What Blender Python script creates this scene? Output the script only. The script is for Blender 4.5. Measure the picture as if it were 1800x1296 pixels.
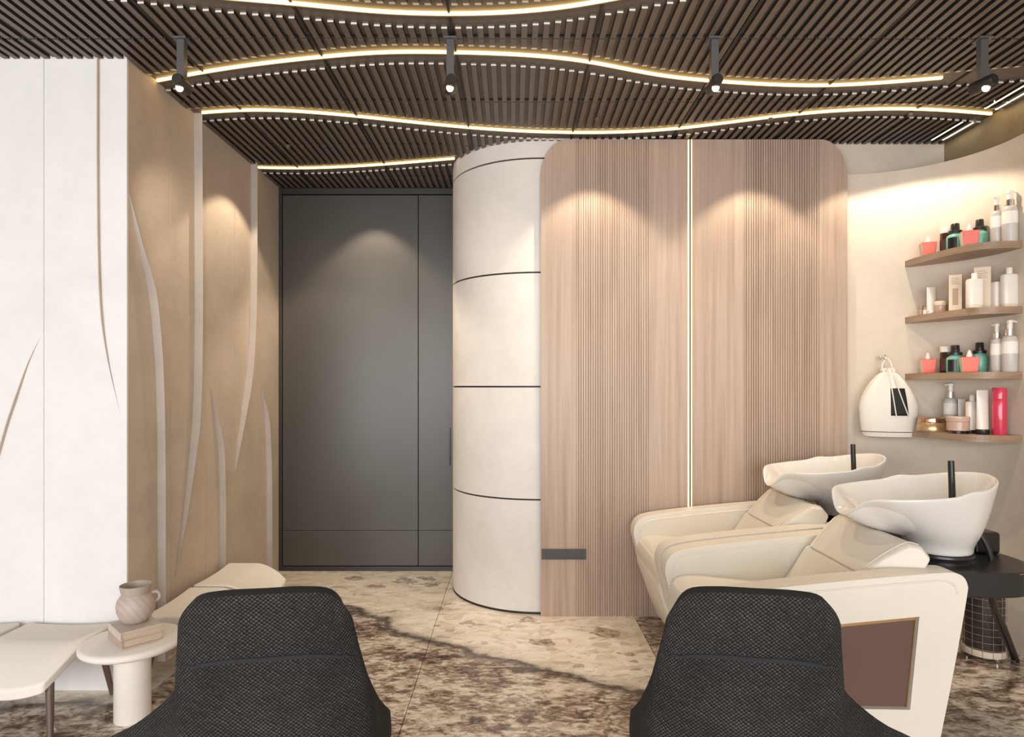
import bpy, bmesh, math, random
import numpy as np
from mathutils import Vector, Matrix

random.seed(7)
for o in list(bpy.data.objects):
    bpy.data.objects.remove(o, do_unlink=True)
scene = bpy.context.scene
COL = scene.collection
PI = math.pi

# ---------------------------------------------------------------- camera
F = 1125.0                      # focal length in pixels of an 1800 px wide frame
CAM_H = 1.45
cd = bpy.data.cameras.new('camera')
cam = bpy.data.objects.new('camera', cd)
COL.objects.link(cam)
cam.location = (0, 0, CAM_H)
cam.rotation_euler = (PI / 2, 0, 0)
cd.sensor_width = 36.0
cd.lens = 36.0 * F / 1800.0
cd.shift_x = -2.0 / 1800.0
cd.shift_y = 32.0 / 1800.0
cd.clip_start = 0.05
scene.camera = cam

# ---------------------------------------------------------------- world, daylight, exposure
world = bpy.data.worlds.new('world')
scene.world = world
world.use_nodes = True
world.node_tree.nodes['Background'].inputs[0].default_value = (0.86, 0.93, 1.0, 1)
world.node_tree.nodes['Background'].inputs[1].default_value = 1.2
scene.view_settings.view_transform = 'Standard'
scene.view_settings.look = 'None'
scene.view_settings.gamma = 1.0
scene.view_settings.use_curve_mapping = False
scene.view_settings.exposure = 0.05
scene.cycles.caustics_reflective = False
scene.cycles.caustics_refractive = False
scene.cycles.max_bounces = 6
scene.cycles.glossy_bounces = 3


def area(name, loc, rot, sx, sy, power, color):
    l = bpy.data.lights.new(name, 'AREA')
    l.shape = 'RECTANGLE'
    l.size, l.size_y, l.energy, l.color = sx, sy, power, color
    o = bpy.data.objects.new(name, l)
    o.location, o.rotation_euler = loc, rot
    COL.objects.link(o)
    return o


# daylight coming in through the three shop windows behind the camera
for wx in (-3.0, -0.72, 1.56):
    area('window_daylight', (wx, -2.42, 1.5), (PI / 2, 0, 0), 2.0, 2.5, 102, (1.0, 0.985, 0.975))

# ---------------------------------------------------------------- helpers


def obj(name, verts, faces, mat=None, parent=None, smooth=False, loc=None):
    me = bpy.data.meshes.new(name)
    me.from_pydata([tuple(v) for v in verts], [], faces)
    me.update()
    return finish(name, me, mat, parent, smooth, loc)


def finish(name, me, mat=None, parent=None, smooth=False, loc=None):
    if mat:
        me.materials.append(mat)
    if smooth:
        me.polygons.foreach_set('use_smooth', [True] * len(me.polygons))
    o = bpy.data.objects.new(name, me)
    COL.objects.link(o)
    if loc:
        o.location = loc
    if parent:
        o.parent = parent
    return o


def recalc(o):
    bm = bmesh.new()
    bm.from_mesh(o.data)
    bmesh.ops.recalc_face_normals(bm, faces=bm.faces)
    bm.to_mesh(o.data)
    bm.free()
    return o


class MB:
    def __init__(self):
        self.v, self.f = [], []

    def add(self, v, f):
        n = len(self.v)
        self.v += [tuple(p) for p in v]
        self.f += [tuple(i + n for i in q) for q in f]
        return self

    def box(self, x0, x1, y0, y1, z0, z1):
        v = [(x0, y0, z0), (x1, y0, z0), (x1, y1, z0), (x0, y1, z0), (x0, y0, z1), (x1, y0, z1), (x1, y1, z1), (x0, y1, z1)]
        f = [(0, 3, 2, 1), (4, 5, 6, 7), (0, 1, 5, 4), (1, 2, 6, 5), (2, 3, 7, 6), (3, 0, 4, 7)]
        return self.add(v, f)

    def prism(self, poly, a0, a1, axis='z'):
        n = len(poly)

        def P(p, a):
            if axis == 'z':
                return (p[0], p[1], a)
            if axis == 'y':
                return (p[0], a, p[1])
            return (a, p[0], p[1])
        v = [P(p, a0) for p in poly] + [P(p, a1) for p in poly]
        f = [tuple(range(n))[::-1], tuple(range(n, 2 * n))]
        f += [(i, (i + 1) % n, n + (i + 1) % n, n + i) for i in range(n)]
        return self.add(v, f)

    def rings(self, rs, cap0=True, cap1=True, closed=True):
        n = len(rs[0])
        v = [p for r in rs for p in r]
        f = []
        for k in range(len(rs) - 1):
            for i in range(n if closed else n - 1):
                j = (i + 1) % n
                f.append((k * n + i, k * n + j, (k + 1) * n + j, (k + 1) * n + i))
        if cap0:
            f.append(tuple(range(n))[::-1])
        if cap1:
            f.append(tuple((len(rs) - 1) * n + i for i in range(n)))
        return self.add(v, f)

    def lathe(self, prof, cx=0, cy=0, seg=32, cap0=True, cap1=True):
        rs = [[(cx + r * math.cos(2 * PI * i / seg), cy + r * math.sin(2 * PI * i / seg), z) for i in range(seg)] for r, z in prof]
        return self.rings(rs, cap0, cap1)

    def tube(self, pts, r, seg=10, cap=True):
        pts = [Vector(p) for p in pts]
        rad = r if isinstance(r, (list, tuple)) else [r] * len(pts)
        rs, up = [], None
        for i, p in enumerate(pts):
            t = (pts[min(i + 1, len(pts) - 1)] - pts[max(i - 1, 0)]).normalized()
            if up is None:
                up = Vector((0, 0, 1)) if abs(t.z) < .9 else Vector((1, 0, 0))
            a = t.cross(up).normalized()
            b = a.cross(t).normalized()
            up = b
            rs.append([tuple(p + rad[i] * (a * math.cos(2 * PI * k / seg) + b * math.sin(2 * PI * k / seg))) for k in range(seg)])
        return self.rings(rs, cap, cap)

    def build(self, name, mat, parent=None, smooth=False, bevel=0, seg=2, sub=0, loc=None, auto=False):
        o = obj(name, self.v, self.f, mat, parent, smooth or bool(bevel) or bool(sub), loc)
        recalc(o)
        if bevel:
            m = o.modifiers.new('bevel', 'BEVEL')
            m.width, m.segments, m.limit_method, m.angle_limit = bevel, seg, 'ANGLE', 0.6
            m.harden_normals = True
        if sub:
            m = o.modifiers.new('sub', 'SUBSURF')
            m.levels = m.render_levels = sub
        if smooth and not bevel and not sub or auto:
            split_sharp(o)
        return o


def split_sharp(o, ang=0.7):
    bm = bmesh.new()
    bm.from_mesh(o.data)
    for e in bm.edges:
        if len(e.link_faces) == 2 and e.calc_face_angle(0) > ang:
            e.smooth = False
    bm.to_mesh(o.data)
    bm.free()


def tag(o, label=None, cat=None, group=None, kind=None):
    if label:
        o['label'] = label
    if cat:
        o['category'] = cat
    if group:
        o['group'] = group
    if kind:
        o['kind'] = kind
    return o


def empty(name, loc=(0, 0, 0), rz=0, parent=None):
    o = bpy.data.objects.new(name, None)
    o.empty_display_size = .1
    COL.objects.link(o)
    o.location = loc
    o.rotation_euler = (0, 0, rz)
    if parent:
        o.parent = parent
    return o


def copy_tree(o, parent=None):
    c = o.copy()
    COL.objects.link(c)
    c.parent = parent
    for ch in list(o.children):
        copy_tree(ch, c)
    return c


def spline(pts, n):
    """Catmull-Rom through points"""
    P = [Vector(p) for p in pts]
    out = []
    m = len(P) - 1
    for k in range(n + 1):
        t = k / n * m
        i = min(int(t), m - 1)
        u = t - i
        p0 = P[i - 1] if i > 0 else P[i] * 2 - P[i + 1]
        p1, p2 = P[i], P[i + 1]
        p3 = P[i + 2] if i + 2 <= m else P[i + 1] * 2 - P[i]
        out.append(0.5 * ((2 * p1) + (p2 - p0) * u + (2 * p0 - 5 * p1 + 4 * p2 - p3) * u * u + (3 * p1 - p0 - 3 * p2 + p3) * u ** 3))
    return out


def cubic(xs, ys):
    """natural cubic spline y(x)"""
    xs, ys = np.array(xs, float), np.array(ys, float)
    n = len(xs)
    h = np.diff(xs)
    A = np.zeros((n, n))
    b = np.zeros(n)
    A[0, 0] = A[-1, -1] = 1
    for i in range(1, n - 1):
        A[i, i - 1], A[i, i], A[i, i + 1] = h[i - 1], 2 * (h[i - 1] + h[i]), h[i]
        b[i] = 6 * ((ys[i + 1] - ys[i]) / h[i] - (ys[i] - ys[i - 1]) / h[i - 1])
    M = np.linalg.solve(A, b)

    def f(x):
        x = min(max(x, xs[0]), xs[-1])
        i = int(min(max(np.searchsorted(xs, x) - 1, 0), n - 2))
        d1, d0 = xs[i + 1] - x, x - xs[i]
        return float(M[i] * d1 ** 3 / (6 * h[i]) + M[i + 1] * d0 ** 3 / (6 * h[i]) + (ys[i] / h[i] - M[i] * h[i] / 6) * d1 + (ys[i + 1] / h[i] - M[i + 1] * h[i] / 6) * d0)
    return f


# ---------------------------------------------------------------- materials
class NT:
    def __init__(self, name):
        self.m = bpy.data.materials.new(name)
        self.m.use_nodes = True
        self.t = self.m.node_tree
        self.b = self.t.nodes['Principled BSDF']

    def n(self, typ, props=None, **ins):
        nd = self.t.nodes.new('ShaderNode' + typ)
        for k, v in (props or {}).items():
            setattr(nd, k, v)
        for k, v in ins.items():
            self.set(nd, k, v)
        return nd

    def set(self, nd, key, v):
        key = int(key[1:]) if key[0] == 'i' and key[1:].isdigit() else key.replace('_', ' ')
        s = nd.inputs[key]
        if isinstance(v, bpy.types.NodeSocket):
            self.t.links.new(v, s)
        else:
            s.default_value = v

    def math(self, op, a, b=None, clamp=False):
        nd = self.n('Math', {'operation': op, 'use_clamp': clamp}, i0=a)
        if b is not None:
            self.set(nd, 'i1', b)
        return nd.outputs[0]

    def mix(self, f, a, b, mode='MIX'):
        nd = self.n('Mix', {'data_type': 'RGBA', 'blend_type': mode}, i0=f, i6=a, i7=b)
        return nd.outputs[2]

    def ramp(self, f, stops, interp='LINEAR'):
        nd = self.n('ValToRGB', None, Fac=f)
        r = nd.color_ramp
        r.interpolation = interp
        while len(r.elements) < len(stops):
            r.elements.new(0.5)
        for e, (p, c) in zip(r.elements, stops):
            e.position = p
            e.color = c if len(c) == 4 else (*c, 1)
        return nd.outputs[0]

    def coord(self, kind='Object', scale=(1, 1, 1), rot=(0, 0, 0)):
        tc = self.n('TexCoord')
        mp = self.n('Mapping', None, Vector=tc.outputs[kind], Scale=scale, Rotation=rot)
        return mp.outputs[0]

    def noise(self, vec, scale, detail=4, rough=.5, dist=0):
        return self.n('TexNoise', None, Vector=vec, Scale=scale, Detail=detail, Roughness=rough, Distortion=dist).outputs[0]

    def bump(self, h, strength=.2, dist=.01):
        return self.n('Bump', None, Height=h, Strength=strength, Distance=dist).outputs[0]

    def out(self, color=None, rough=None, metal=None, normal=None, **kw):
        if color is not None:
            self.set(self.b, 'Base Color', color if not isinstance(color, tuple) or len(color) == 4 else (*color, 1))
        if rough is not None:
            self.set(self.b, 'Roughness', rough)
        if metal is not None:
            self.set(self.b, 'Metallic', metal)
        if normal is not None:
            self.set(self.b, 'Normal', normal)
        for k, v in kw.items():
            self.set(self.b, k, v)
        return self.m


def c4(c, k=1):
    return (min(c[0] * k, 1), min(c[1] * k, 1), min(c[2] * k, 1), 1)


def plain(name, c, rough=.5, metal=0, var=.08, scale=30, **kw):
    t = NT(name)
    nz = t.noise(t.coord(), scale, 3)
    col = t.mix(nz, c4(c, 1 - var), c4(c, 1 + var))
    return t.out(col, rough, metal, **kw)


def plaster(name, c, var=.1, rough=.75, bump=.15, low=1.6):
    t = NT(name)
    v = t.coord()
    a = t.noise(v, low, 5, .55, .6)
    b = t.noise(v, 14, 6, .65, .3)
    f = t.math('ADD', t.math('MULTIPLY', a, .7), t.math('MULTIPLY', b, .3))
    col = t.ramp(f, [(.32, c4(c, 1 - var * 1.4)), (.5, c4(c)), (.68, c4(c, 1 + var))])
    h = t.noise(v, 60, 6, .7)
    return t.out(col, rough, 0, t.bump(h, bump, .002))


def wood(name, c1, c2, c3, scale=(22, 22, .55), rough=.42):
    t = NT(name)
    v = t.coord('Object', scale)
    a = t.noise(v, 1.6, 6, .62, .25)
    fine = t.noise(t.coord('Object', (scale[0] * 7, scale[1] * 7, scale[2] * 3)), 1.5, 3, .6)
    f = t.math('ADD', t.math('MULTIPLY', a, .75), t.math('MULTIPLY', fine, .25))
    col = t.ramp(f, [(.3, c1), (.5, c2), (.7, c3)])
    return t.out(col, rough, 0, t.bump(fine, .08, .002))


def emit(name, c, s):
    t = NT(name)
    return t.out((c[0] * .8, c[1] * .8, c[2] * .8, 1), .4, 0, Emission_Color=c4(c), Emission_Strength=s)


def marble(name, slope, off, band=.12):
    """large slab stone: cream breccia on one side of a wandering vein, brown crackle on the other"""
    t = NT(name)
    v = t.coord()
    sep = t.n('SeparateXYZ', None, Vector=v)
    X, Y = sep.outputs[0], sep.outputs[1]
    warp = t.noise(v, 1.1, 5, .6, .4)
    s = t.math('ADD', t.math('ADD', Y, t.math('MULTIPLY', X, slope)), -off)
    wig = t.math('MULTIPLY', t.math('SUBTRACT', warp, .5), .75)
    s = t.math('ADD', s, wig)
    # cream breccia: pale field, rounded fragments, hairline cracks
    nv = t.n('TexNoise', None, Vector=v, Scale=5.0, Detail=6.0).outputs[1]
    vd = t.n('VectorMath', {'operation': 'ADD'}, i0=t.coord('Object', (1, 1.7, 1), (0, 0, .35)),
             i1=t.n('VectorMath', {'operation': 'SCALE'}, i0=nv, Scale=.20).outputs[0]).outputs[0]

    def cells(scale):
        return t.n('SeparateColor', None, Color=t.n('TexVoronoi', {'feature': 'F1'}, Vector=vd, Scale=scale, Randomness=1.0).outputs[1]).outputs[0]
    big = t.ramp(t.noise(vd, 2.0, 7, .62, .5), [(.36, (.56, .46, .34)), (.46, (.76, .67, .54)), (.54, (.84, .77, .66)), (.64, (.70, .60, .47))])
    frag = t.ramp(cells(15), [(0, (.40, .29, .20)), (.06, (.46, .35, .25)), (.085, (.62, .53, .41)), (.25, (.74, .65, .52)), (.5, (.83, .76, .65)), (1, (.92, .87, .79))])
    amt = t.ramp(t.noise(v, 1.7, 4, .6), [(.40, (.15, .15, .15)), (.56, (.75, .75, .75))])
    cream = t.mix(amt, big, frag)
    chip = t.math('MULTIPLY', t.ramp(cells(7.5), [(.05, (1, 1, 1)), (.06, (0, 0, 0))]), t.ramp(t.noise(v, 20, 5, .7), [(.40, (.3, .3, .3)), (.6, (1, 1, 1))]))
    cream = t.mix(chip, cream, (.22, .15, .105, 1))
    crack = t.ramp(t.math('ABSOLUTE', t.math('SUBTRACT', t.noise(vd, 2.6, 8, .6, .9), .5)), [(0, (.55, .55, .55)), (.010, (0, 0, 0))])
    cream = t.mix(crack, cream, (.36, .26, .18, 1))
    # brown crackle: chips and flecks crowded together
    vr = t.coord('Object', (1, 2.1, 1), (0, 0, .45))
    n1 = t.noise(vr, 11, 11, .74, .6)
    n2 = t.noise(vr, 2.2, 6, .6, .8)
    f = t.math('ADD', t.math('ADD', t.math('MULTIPLY', n1, .52), t.math('MULTIPLY', n2, .40)), t.math('MULTIPLY', cells(34), .08))
    brown = t.ramp(f, [(.36, (.035, .024, .017)), (.43, (.12, .082, .058)), (.48, (.30, .22, .165)), (.525, (.54, .45, .355)), (.58, (.80, .73, .63)), (.70, (.60, .51, .41))])
    mask = t.ramp(s, [(0, (1, 1, 1)), (.035, (0, 0, 0))])
    col = t.mix(mask, cream, brown)
    # dark vein along the boundary
    av = t.math('ABSOLUTE', t.math('ADD', s, t.math('MULTIPLY', t.math('SUBTRACT', t.noise(v, 16, 5), .5), .08)))
    vein = t.ramp(av, [(0, (.95, .95, .95)), (.022, (.75, .75, .75)), (.05, (.3, .3, .3)), (band, (0, 0, 0))])
    col = t.mix(t.math('MULTIPLY', vein, t.ramp(t.noise(vr, 18, 6, .7), [(.3, (.5, .5, .5)), (.5, (1, 1, 1))])), col, (.06, .04, .027, 1))
    return t.out(col, .16, 0)


M = {}
M['white_plaster'] = plaster('white_plaster', (.76, .745, .735), .05)
M['shaded_plaster'] = plaster('shaded_plaster', (.535, .435, .345), .12)  # white plaster with the side wall's warm shade put into the colour
M['fin'] = plaster('fin_plaster', (.50, .445, .40), .10)
M['column_plaster'] = plaster('column_plaster', (.74, .70, .665), .07, low=2.2)
M['cream_wall'] = plaster('cream_wall', (.66, .575, .48), .08)
M['bronze_wall'] = plaster('bronze_wall', (.30, .225, .13), .2, .5, low=3)
M['dark_joint'] = plain('dark_joint', (.012, .011, .010), .6)
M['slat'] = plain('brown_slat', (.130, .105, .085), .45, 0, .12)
M['slat_flank'] = plain('slat_flank', (.022, .018, .015), .5)  # groove shade painted into the flank colour; long joints reuse it
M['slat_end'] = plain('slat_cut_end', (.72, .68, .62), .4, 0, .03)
M['ceiling_base'] = plain('ceiling_base', (.134, .108, .087), .5)
M['door'] = plain('door_graphite', (.072, .066, .059), .34, 0, .06, 3)
M['door_frame'] = plain('door_frame', (.035, .034, .034), .4)
M['wood'] = wood('walnut_panel', (.33, .235, .18), (.435, .325, .255), (.51, .395, .32))
M['wood_back'] = plain('groove_back', (.10, .062, .040), .6)
M['shelf'] = wood('shelf_oak', (.23, .155, .10), (.33, .23, .155), (.41, .295, .20), (2, 2, 20))
M['led'] = emit('warm_led', (1.0, .64, .20), 5.5)
M['led_wall'] = emit('warm_led_wall', (1.0, .70, .36), 5.0)
M['led_slot'] = emit('cove_led', (1.0, .92, .66), 4.0)
M['lens'] = emit('lamp_lens', (1.0, .60, .25), 25.0)
M['lens_dim'] = emit('recessed_lens', (1.0, .7, .4), .6)
M['lamp_metal'] = plain('lamp_metal', (.12, .115, .115), .4, .3)
M['lamp_dark'] = plain('lamp_dark', (.02, .018, .018), .4)
M['leather'] = plain('cream_leather', (.75, .70, .61), .42, 0, .03, 8)
M['brown_inset'] = plain('brown_inset', (.135, .082, .066), .3, 0, .08, 3)
M['gold'] = plain('gold_trim', (.62, .40, .20), .3, .9)
M['ceramic'] = plain('white_ceramic', (.74, .72, .69), .06, 0, .02, 4, Coat_Weight=.6, Coat_Roughness=.03)
M['black_gloss'] = plain('black_gloss', (.012, .012, .012), .25)
M['black_satin'] = plain('black_satin', (.02, .018, .017), .32)
M['rubber'] = plain('black_rubber', (.015, .015, .016), .45)
M['chrome'] = plain('chrome', (.75, .72, .7), .12, 1)
M['steel_wire'] = plain('wire', (.6, .57, .52), .3, .8)
M['cream_fabric'] = plain('cream_fabric', (.78, .73, .65), .85, 0, .05, 60)
M['leg_wood'] = wood('leg_wood', (.075, .045, .035), (.12, .075, .06), (.17, .11, .085), (14, 14, 1))
M['table_white'] = plain('table_white', (.78, .73, .68), .55, 0, .04, 6)
M['book'] = plain('book_cover', (.58, .50, .44), .6)
M['book_dark'] = plain('book_cover_tan', (.44, .33, .26), .6)
M['paper'] = plain('paper_edge', (.52, .40, .31), .8, 0, .12, 120)
M['vase_rim'] = plain('vase_rim', (.42, .35, .29), .5)
M['red'] = plain('coral_plastic', (.80, .13, .075), .35)
M['magenta'] = plain('crimson_plastic', (.62, .035, .085), .18, Coat_Weight=.5)
M['teal'] = plain('teal_plastic', (.20, .52, .43), .3)
M['brown_glass'] = plain('brown_jar', (.045, .016, .012), .2)
M['white_plastic'] = plain('white_plastic', (.82, .78, .72), .35, 0, .02)
M['grey_bottle'] = plain('grey_bottle', (.56, .53, .50), .35, 0, .03)
M['label_white'] = plain('label_white', (.84, .81, .76), .6, 0, .02)
M['cream_box'] = plain('cream_box', (.74, .63, .49), .55, 0, .03)
M['kraft'] = plain('kraft_box', (.46, .33, .225), .55, 0, .05)
M['gold_jar'] = plain('gold_jar', (.52, .36, .20), .28, .6)
M['rose_glass'] = plain('rose_jar', (.55, .37, .29), .2, 0, .04)
M['canvas'] = plain('canvas', (.78, .74, .67), .85, 0, .04, 90)
M['black_print'] = plain('black_print', (.008, .008, .008), .7)
M['window_white'] = plain('window_frame_white', (.5, .5, .5), .5)


def vase_mat():
    t = NT('vase_clay')
    w = t.n('TexWave', {'wave_type': 'BANDS', 'bands_direction': 'DIAGONAL'}, Vector=t.coord(), Scale=16.0, Distortion=3.0, Detail=3.0).outputs[0]
    return t.out(t.mix(w, (.45, .36, .31, 1), (.50, .41, .36, 1)), .55)


def weave_mat():
    t = NT('charcoal_weave')
    uv = t.n('UVMap').outputs[0]
    sep = t.n('SeparateXYZ', None, Vector=uv)
    jit = t.math('MULTIPLY', t.noise(t.coord(), 60, 2), .006)
    k = 2 * PI / .0105
    u = t.math('SINE', t.math('MULTIPLY', t.math('ADD', sep.outputs[0], jit), k))
    v = t.math('SINE', t.math('MULTIPLY', t.math('ADD', sep.outputs[1], jit), k * 1.15))
    p = t.math('MULTIPLY', u, v)
    h = t.math('ADD', t.math('MULTIPLY', p, .5), .5)
    big = t.noise(t.coord(), 5, 4, .6)
    yarn = t.noise(t.coord(), 120, 2)
    f = t.math('MULTIPLY', h, t.math('ADD', t.math('MULTIPLY', yarn, .7), t.math('MULTIPLY', big, .75)))
    col = t.ramp(f, [(.15, (.006, .0055, .0055)), (.5, (.028, .0255, .0245)), (.95, (.115, .106, .10))])
    return t.out(col, .9, 0, t.bump(h, .7, .003), Specular_IOR_Level=.2)


M['vase'] = vase_mat()
M['weave'] = weave_mat()
M['marble'] = marble('floor_marble', .69, 3.38)
M['marble_dark'] = marble('floor_marble_dark', .2, 4.75, .2)
M['marble_left'] = marble('floor_marble_grey', -.25, 3.42, .1)

# ---------------------------------------------------------------- room dimensions
ZC = 3.015            # underside of ceiling slats
Y_DOOR = 5.035
X_LEFT = -1.844
Y_WHITE = 3.055
Y_PANEL = 4.038
X_PAN0, X_PAN1 = .174, 2.11
COL_C, COL_R = (.174, 4.078 + .6133), .6133
Y_FRONT = -2.6
X_FARLEFT = -4.2

# ---------------------------------------------------------------- floor
fl = tag(MB().box(X_FARLEFT, 2.9, Y_FRONT, 5.15, -.12, -.012).build('floor', M['dark_joint']), kind='structure')
xs = [X_FARLEFT, -2.956, -1.716, -.476, .764, 2.004, 2.78]
ys = [Y_FRONT, -.45, 2.35, 5.12]
for i in range(len(xs) - 1):
    for j in range(len(ys) - 1):
        g = .0016
        mt = M['marble'] if -1.0 < (xs[i] + xs[i + 1]) / 2 < .7 else (M['marble_dark'] if xs[i] > .7 else M['marble_left'])
        MB().box(xs[i] + g, xs[i + 1] - g, ys[j] + g, ys[j + 1] - g, -.012, 0).build('marble_slab', mt, fl)
for o in [c for c in fl.children]:
    if abs(o.bound_box[0][0] + 1.716) < .01:
        o.data.materials[0] = M['marble']

# ---------------------------------------------------------------- ceiling with slats and wave bands
ceil = tag(MB().box(X_FARLEFT, 2.9, Y_FRONT, 5.15, ZC + .018, ZC + .12).build('ceiling', M['ceiling_base']), kind='structure')
W1 = cubic([-4.2, -2.6, -2.0, -1.5, -1.213, -.907, -.6, -.27, .231, .456, .9, 1.4, 2.0, 2.8], [2.50, 2.42, 2.45, 2.53, 2.589, 2.636, 2.688, 2.709, 2.656, 2.589, 2.45, 2.37, 2.38, 2.46])
W2 = cubic([-1.86, -1.514, -.904, -.569, -.287, .365, .716, 1.175, 1.633, 2.19, 2.8], [3.31, 3.201, 3.062, 3.02, 3.022, 3.111, 3.235, 3.325, 3.353, 3.272, 3.16])
W3 = cubic([-1.86, -1.5, -.872, -.284, .364, 1.002, 1.641, 2.257, 2.80], [3.70, 3.653, 3.746, 3.895, 3.974, 3.912, 3.707, 3.638, 3.71])
W4 = cubic([-1.86, -1.569, -.896, -.38], [4.609, 4.621, 4.538, 4.42])
B0, B1 = .074, .088


def ceiling_end(x):
    if x < X_LEFT:
        return Y_WHITE
    if x < COL_C[0] - COL_R:
        return Y_DOOR
    if x < COL_C[0]:
        return COL_C[1] - math.sqrt(max(COL_R ** 2 - (x - COL_C[0]) ** 2, 0)) + .01
    return 4.13


XJ0, MODW, PITCH, SW, SH = -.271, .6405, .0483, .0255, .018
YJ = [2.881 + .64 * k for k in range(-9, 5)]
segs = []
for m in range(-7, 5):
    for j in range(13):
        x = XJ0 + m * MODW + (MODW - 12 * PITCH) / 2 + j * PITCH
        if x < X_FARLEFT + .03 or x > 2.76:
            continue
        ye = ceiling_end(x)
        cuts = [(y - .006, y + .006, 0) for y in YJ]
        for w, lo, hi in ((W1, -9, 9), (W2, X_LEFT, 9), (W3, X_LEFT, 9), (W4, X_LEFT, -.38)):
            if lo < x < hi:
                cuts.append((w(x) - B0, w(x) + B1, 1))
        cuts.sort()
        y, kind0 = Y_FRONT + .02, 0
        for a, b, kd in cuts + [(ye, 99, 0)]:
            if a > y and min(a, ye) - y > .03:
                segs.append((x, y, min(a, ye), kind0, kd if a < ye else 0))
            if b > y:
                y, kind0 = b, kd
            if y >= ye:
                break


def vis(s):
    x, a, b = s[:3]
    if b < 2.62:
        return 0
    a = max(a, 2.6)
    px = 902 + 1125 * x / ((a + b) / 2)
    if px < -20 or px > 1820:
        return 0
    return (b - a) / ((a + b) / 2) ** 2


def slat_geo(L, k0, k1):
    """rib: brown face, flanks darkened with painted shade, pale cut ends where it meets a light band"""
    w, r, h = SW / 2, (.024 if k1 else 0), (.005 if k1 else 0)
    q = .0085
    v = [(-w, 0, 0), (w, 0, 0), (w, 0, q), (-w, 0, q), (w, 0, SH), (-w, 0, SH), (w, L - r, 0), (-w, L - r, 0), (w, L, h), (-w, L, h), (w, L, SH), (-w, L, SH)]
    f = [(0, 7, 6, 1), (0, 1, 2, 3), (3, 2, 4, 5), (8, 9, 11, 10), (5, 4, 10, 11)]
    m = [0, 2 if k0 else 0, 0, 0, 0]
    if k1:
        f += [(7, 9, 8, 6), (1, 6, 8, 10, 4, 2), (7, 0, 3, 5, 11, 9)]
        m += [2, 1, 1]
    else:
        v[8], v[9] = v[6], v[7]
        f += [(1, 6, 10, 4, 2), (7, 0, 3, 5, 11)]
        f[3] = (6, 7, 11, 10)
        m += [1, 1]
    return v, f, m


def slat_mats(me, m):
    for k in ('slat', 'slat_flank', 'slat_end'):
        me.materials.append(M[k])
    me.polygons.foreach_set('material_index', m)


segs.sort(key=vis, reverse=True)
slat_mesh = {}
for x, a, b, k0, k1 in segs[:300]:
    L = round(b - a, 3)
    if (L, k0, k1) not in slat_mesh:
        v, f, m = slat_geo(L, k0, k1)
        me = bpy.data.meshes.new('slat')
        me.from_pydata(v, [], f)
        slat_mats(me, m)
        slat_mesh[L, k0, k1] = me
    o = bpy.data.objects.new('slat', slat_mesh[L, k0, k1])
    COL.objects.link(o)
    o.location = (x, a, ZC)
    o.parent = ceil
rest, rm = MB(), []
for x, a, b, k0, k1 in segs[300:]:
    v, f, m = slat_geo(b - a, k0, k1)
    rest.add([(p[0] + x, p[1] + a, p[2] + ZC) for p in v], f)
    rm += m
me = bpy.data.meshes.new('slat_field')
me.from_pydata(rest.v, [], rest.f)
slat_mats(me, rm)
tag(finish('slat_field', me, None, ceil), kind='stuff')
for y in YJ:
    if y > 1.5:
        x0 = X_FARLEFT if y < Y_WHITE else X_LEFT
        x1 = -.45 if y > 4.1 else (2.78 if y < 4.05 else -.45)
        MB().box(x0, x1, y - .006, y + .006, ZC + .012, ZC + .0179).build('joint_channel', M['dark_joint'], ceil)
for m in range(-6, 5):
    x = XJ0 + m * MODW
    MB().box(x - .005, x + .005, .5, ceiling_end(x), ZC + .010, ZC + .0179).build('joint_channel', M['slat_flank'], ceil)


def strip(w, x0, x1, label):
    root = empty('light_strip', (x0, w(x0), ZC))
    n = int((x1 - x0) / .03)
    em, ch = [], []
    for k in range(n + 1):
        x = x0 + (x1 - x0) * k / n
        y = w(x)
        z0, z1 = ZC + .007, ZC + .0178
        em.append([(x, y - .011, z0), (x, y, z0), (x, y, z1), (x, y - .011, z1)])
        ch.append([(x, y + .0003, z0 - .003), (x, y + .007, z0 - .003), (x, y + .007, z1), (x, y + .0003, z1)])
    inv = Matrix.Translation((-x0, -w(x0), -ZC))
    a = MB().rings(em).build('diffuser', M['led'], root)
    b = MB().rings(ch).build('channel', M['slat'], root)
    for o in (a, b):
        o.data.transform(inv)
    return tag(root, label, 'light strip', 'waving warm light strips in the slatted ceiling')


strip(W1, -1.9, 2.7, 'warm waving light strip nearest the viewer, at the top edge of the ceiling')
strip(W2, -1.835, 2.19, 'warm waving light strip running just behind the hanging spotlights')
strip(W3, -1.79, 2.765, 'warm waving light strip just in front of the wooden wall panels')
strip(W4, -1.835, -.405, 'short warm light strip in front of the dark door')

# thin lit slots along the right edge of the ceiling
for sx in (2.655, 2.725):
    r = empty('slot_light', (sx, 3.5, ZC))
    for a, b in ((3.79, 4.05), (2.9, 3.55)):
        a2, b2 = (W3(sx) + B1 + .01, 4.06) if a > 3.6 else (W2(sx) + B1 + .03, W3(sx) - B0 - .01)
        MB().box(-.004, .004, a2 - 3.5, b2 - 3.5, -.0015, .0177).build('diffuser', M['led_slot'], r)
    tag(r, 'thin bright slot light ' + ('left of the pair at the ceiling edge' if sx < 2.7 else 'right of the pair, next to the bronze wall'), 'slot light', 'slot lights at the ceiling edge')

# ---------------------------------------------------------------- left walls
PW = .395


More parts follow.
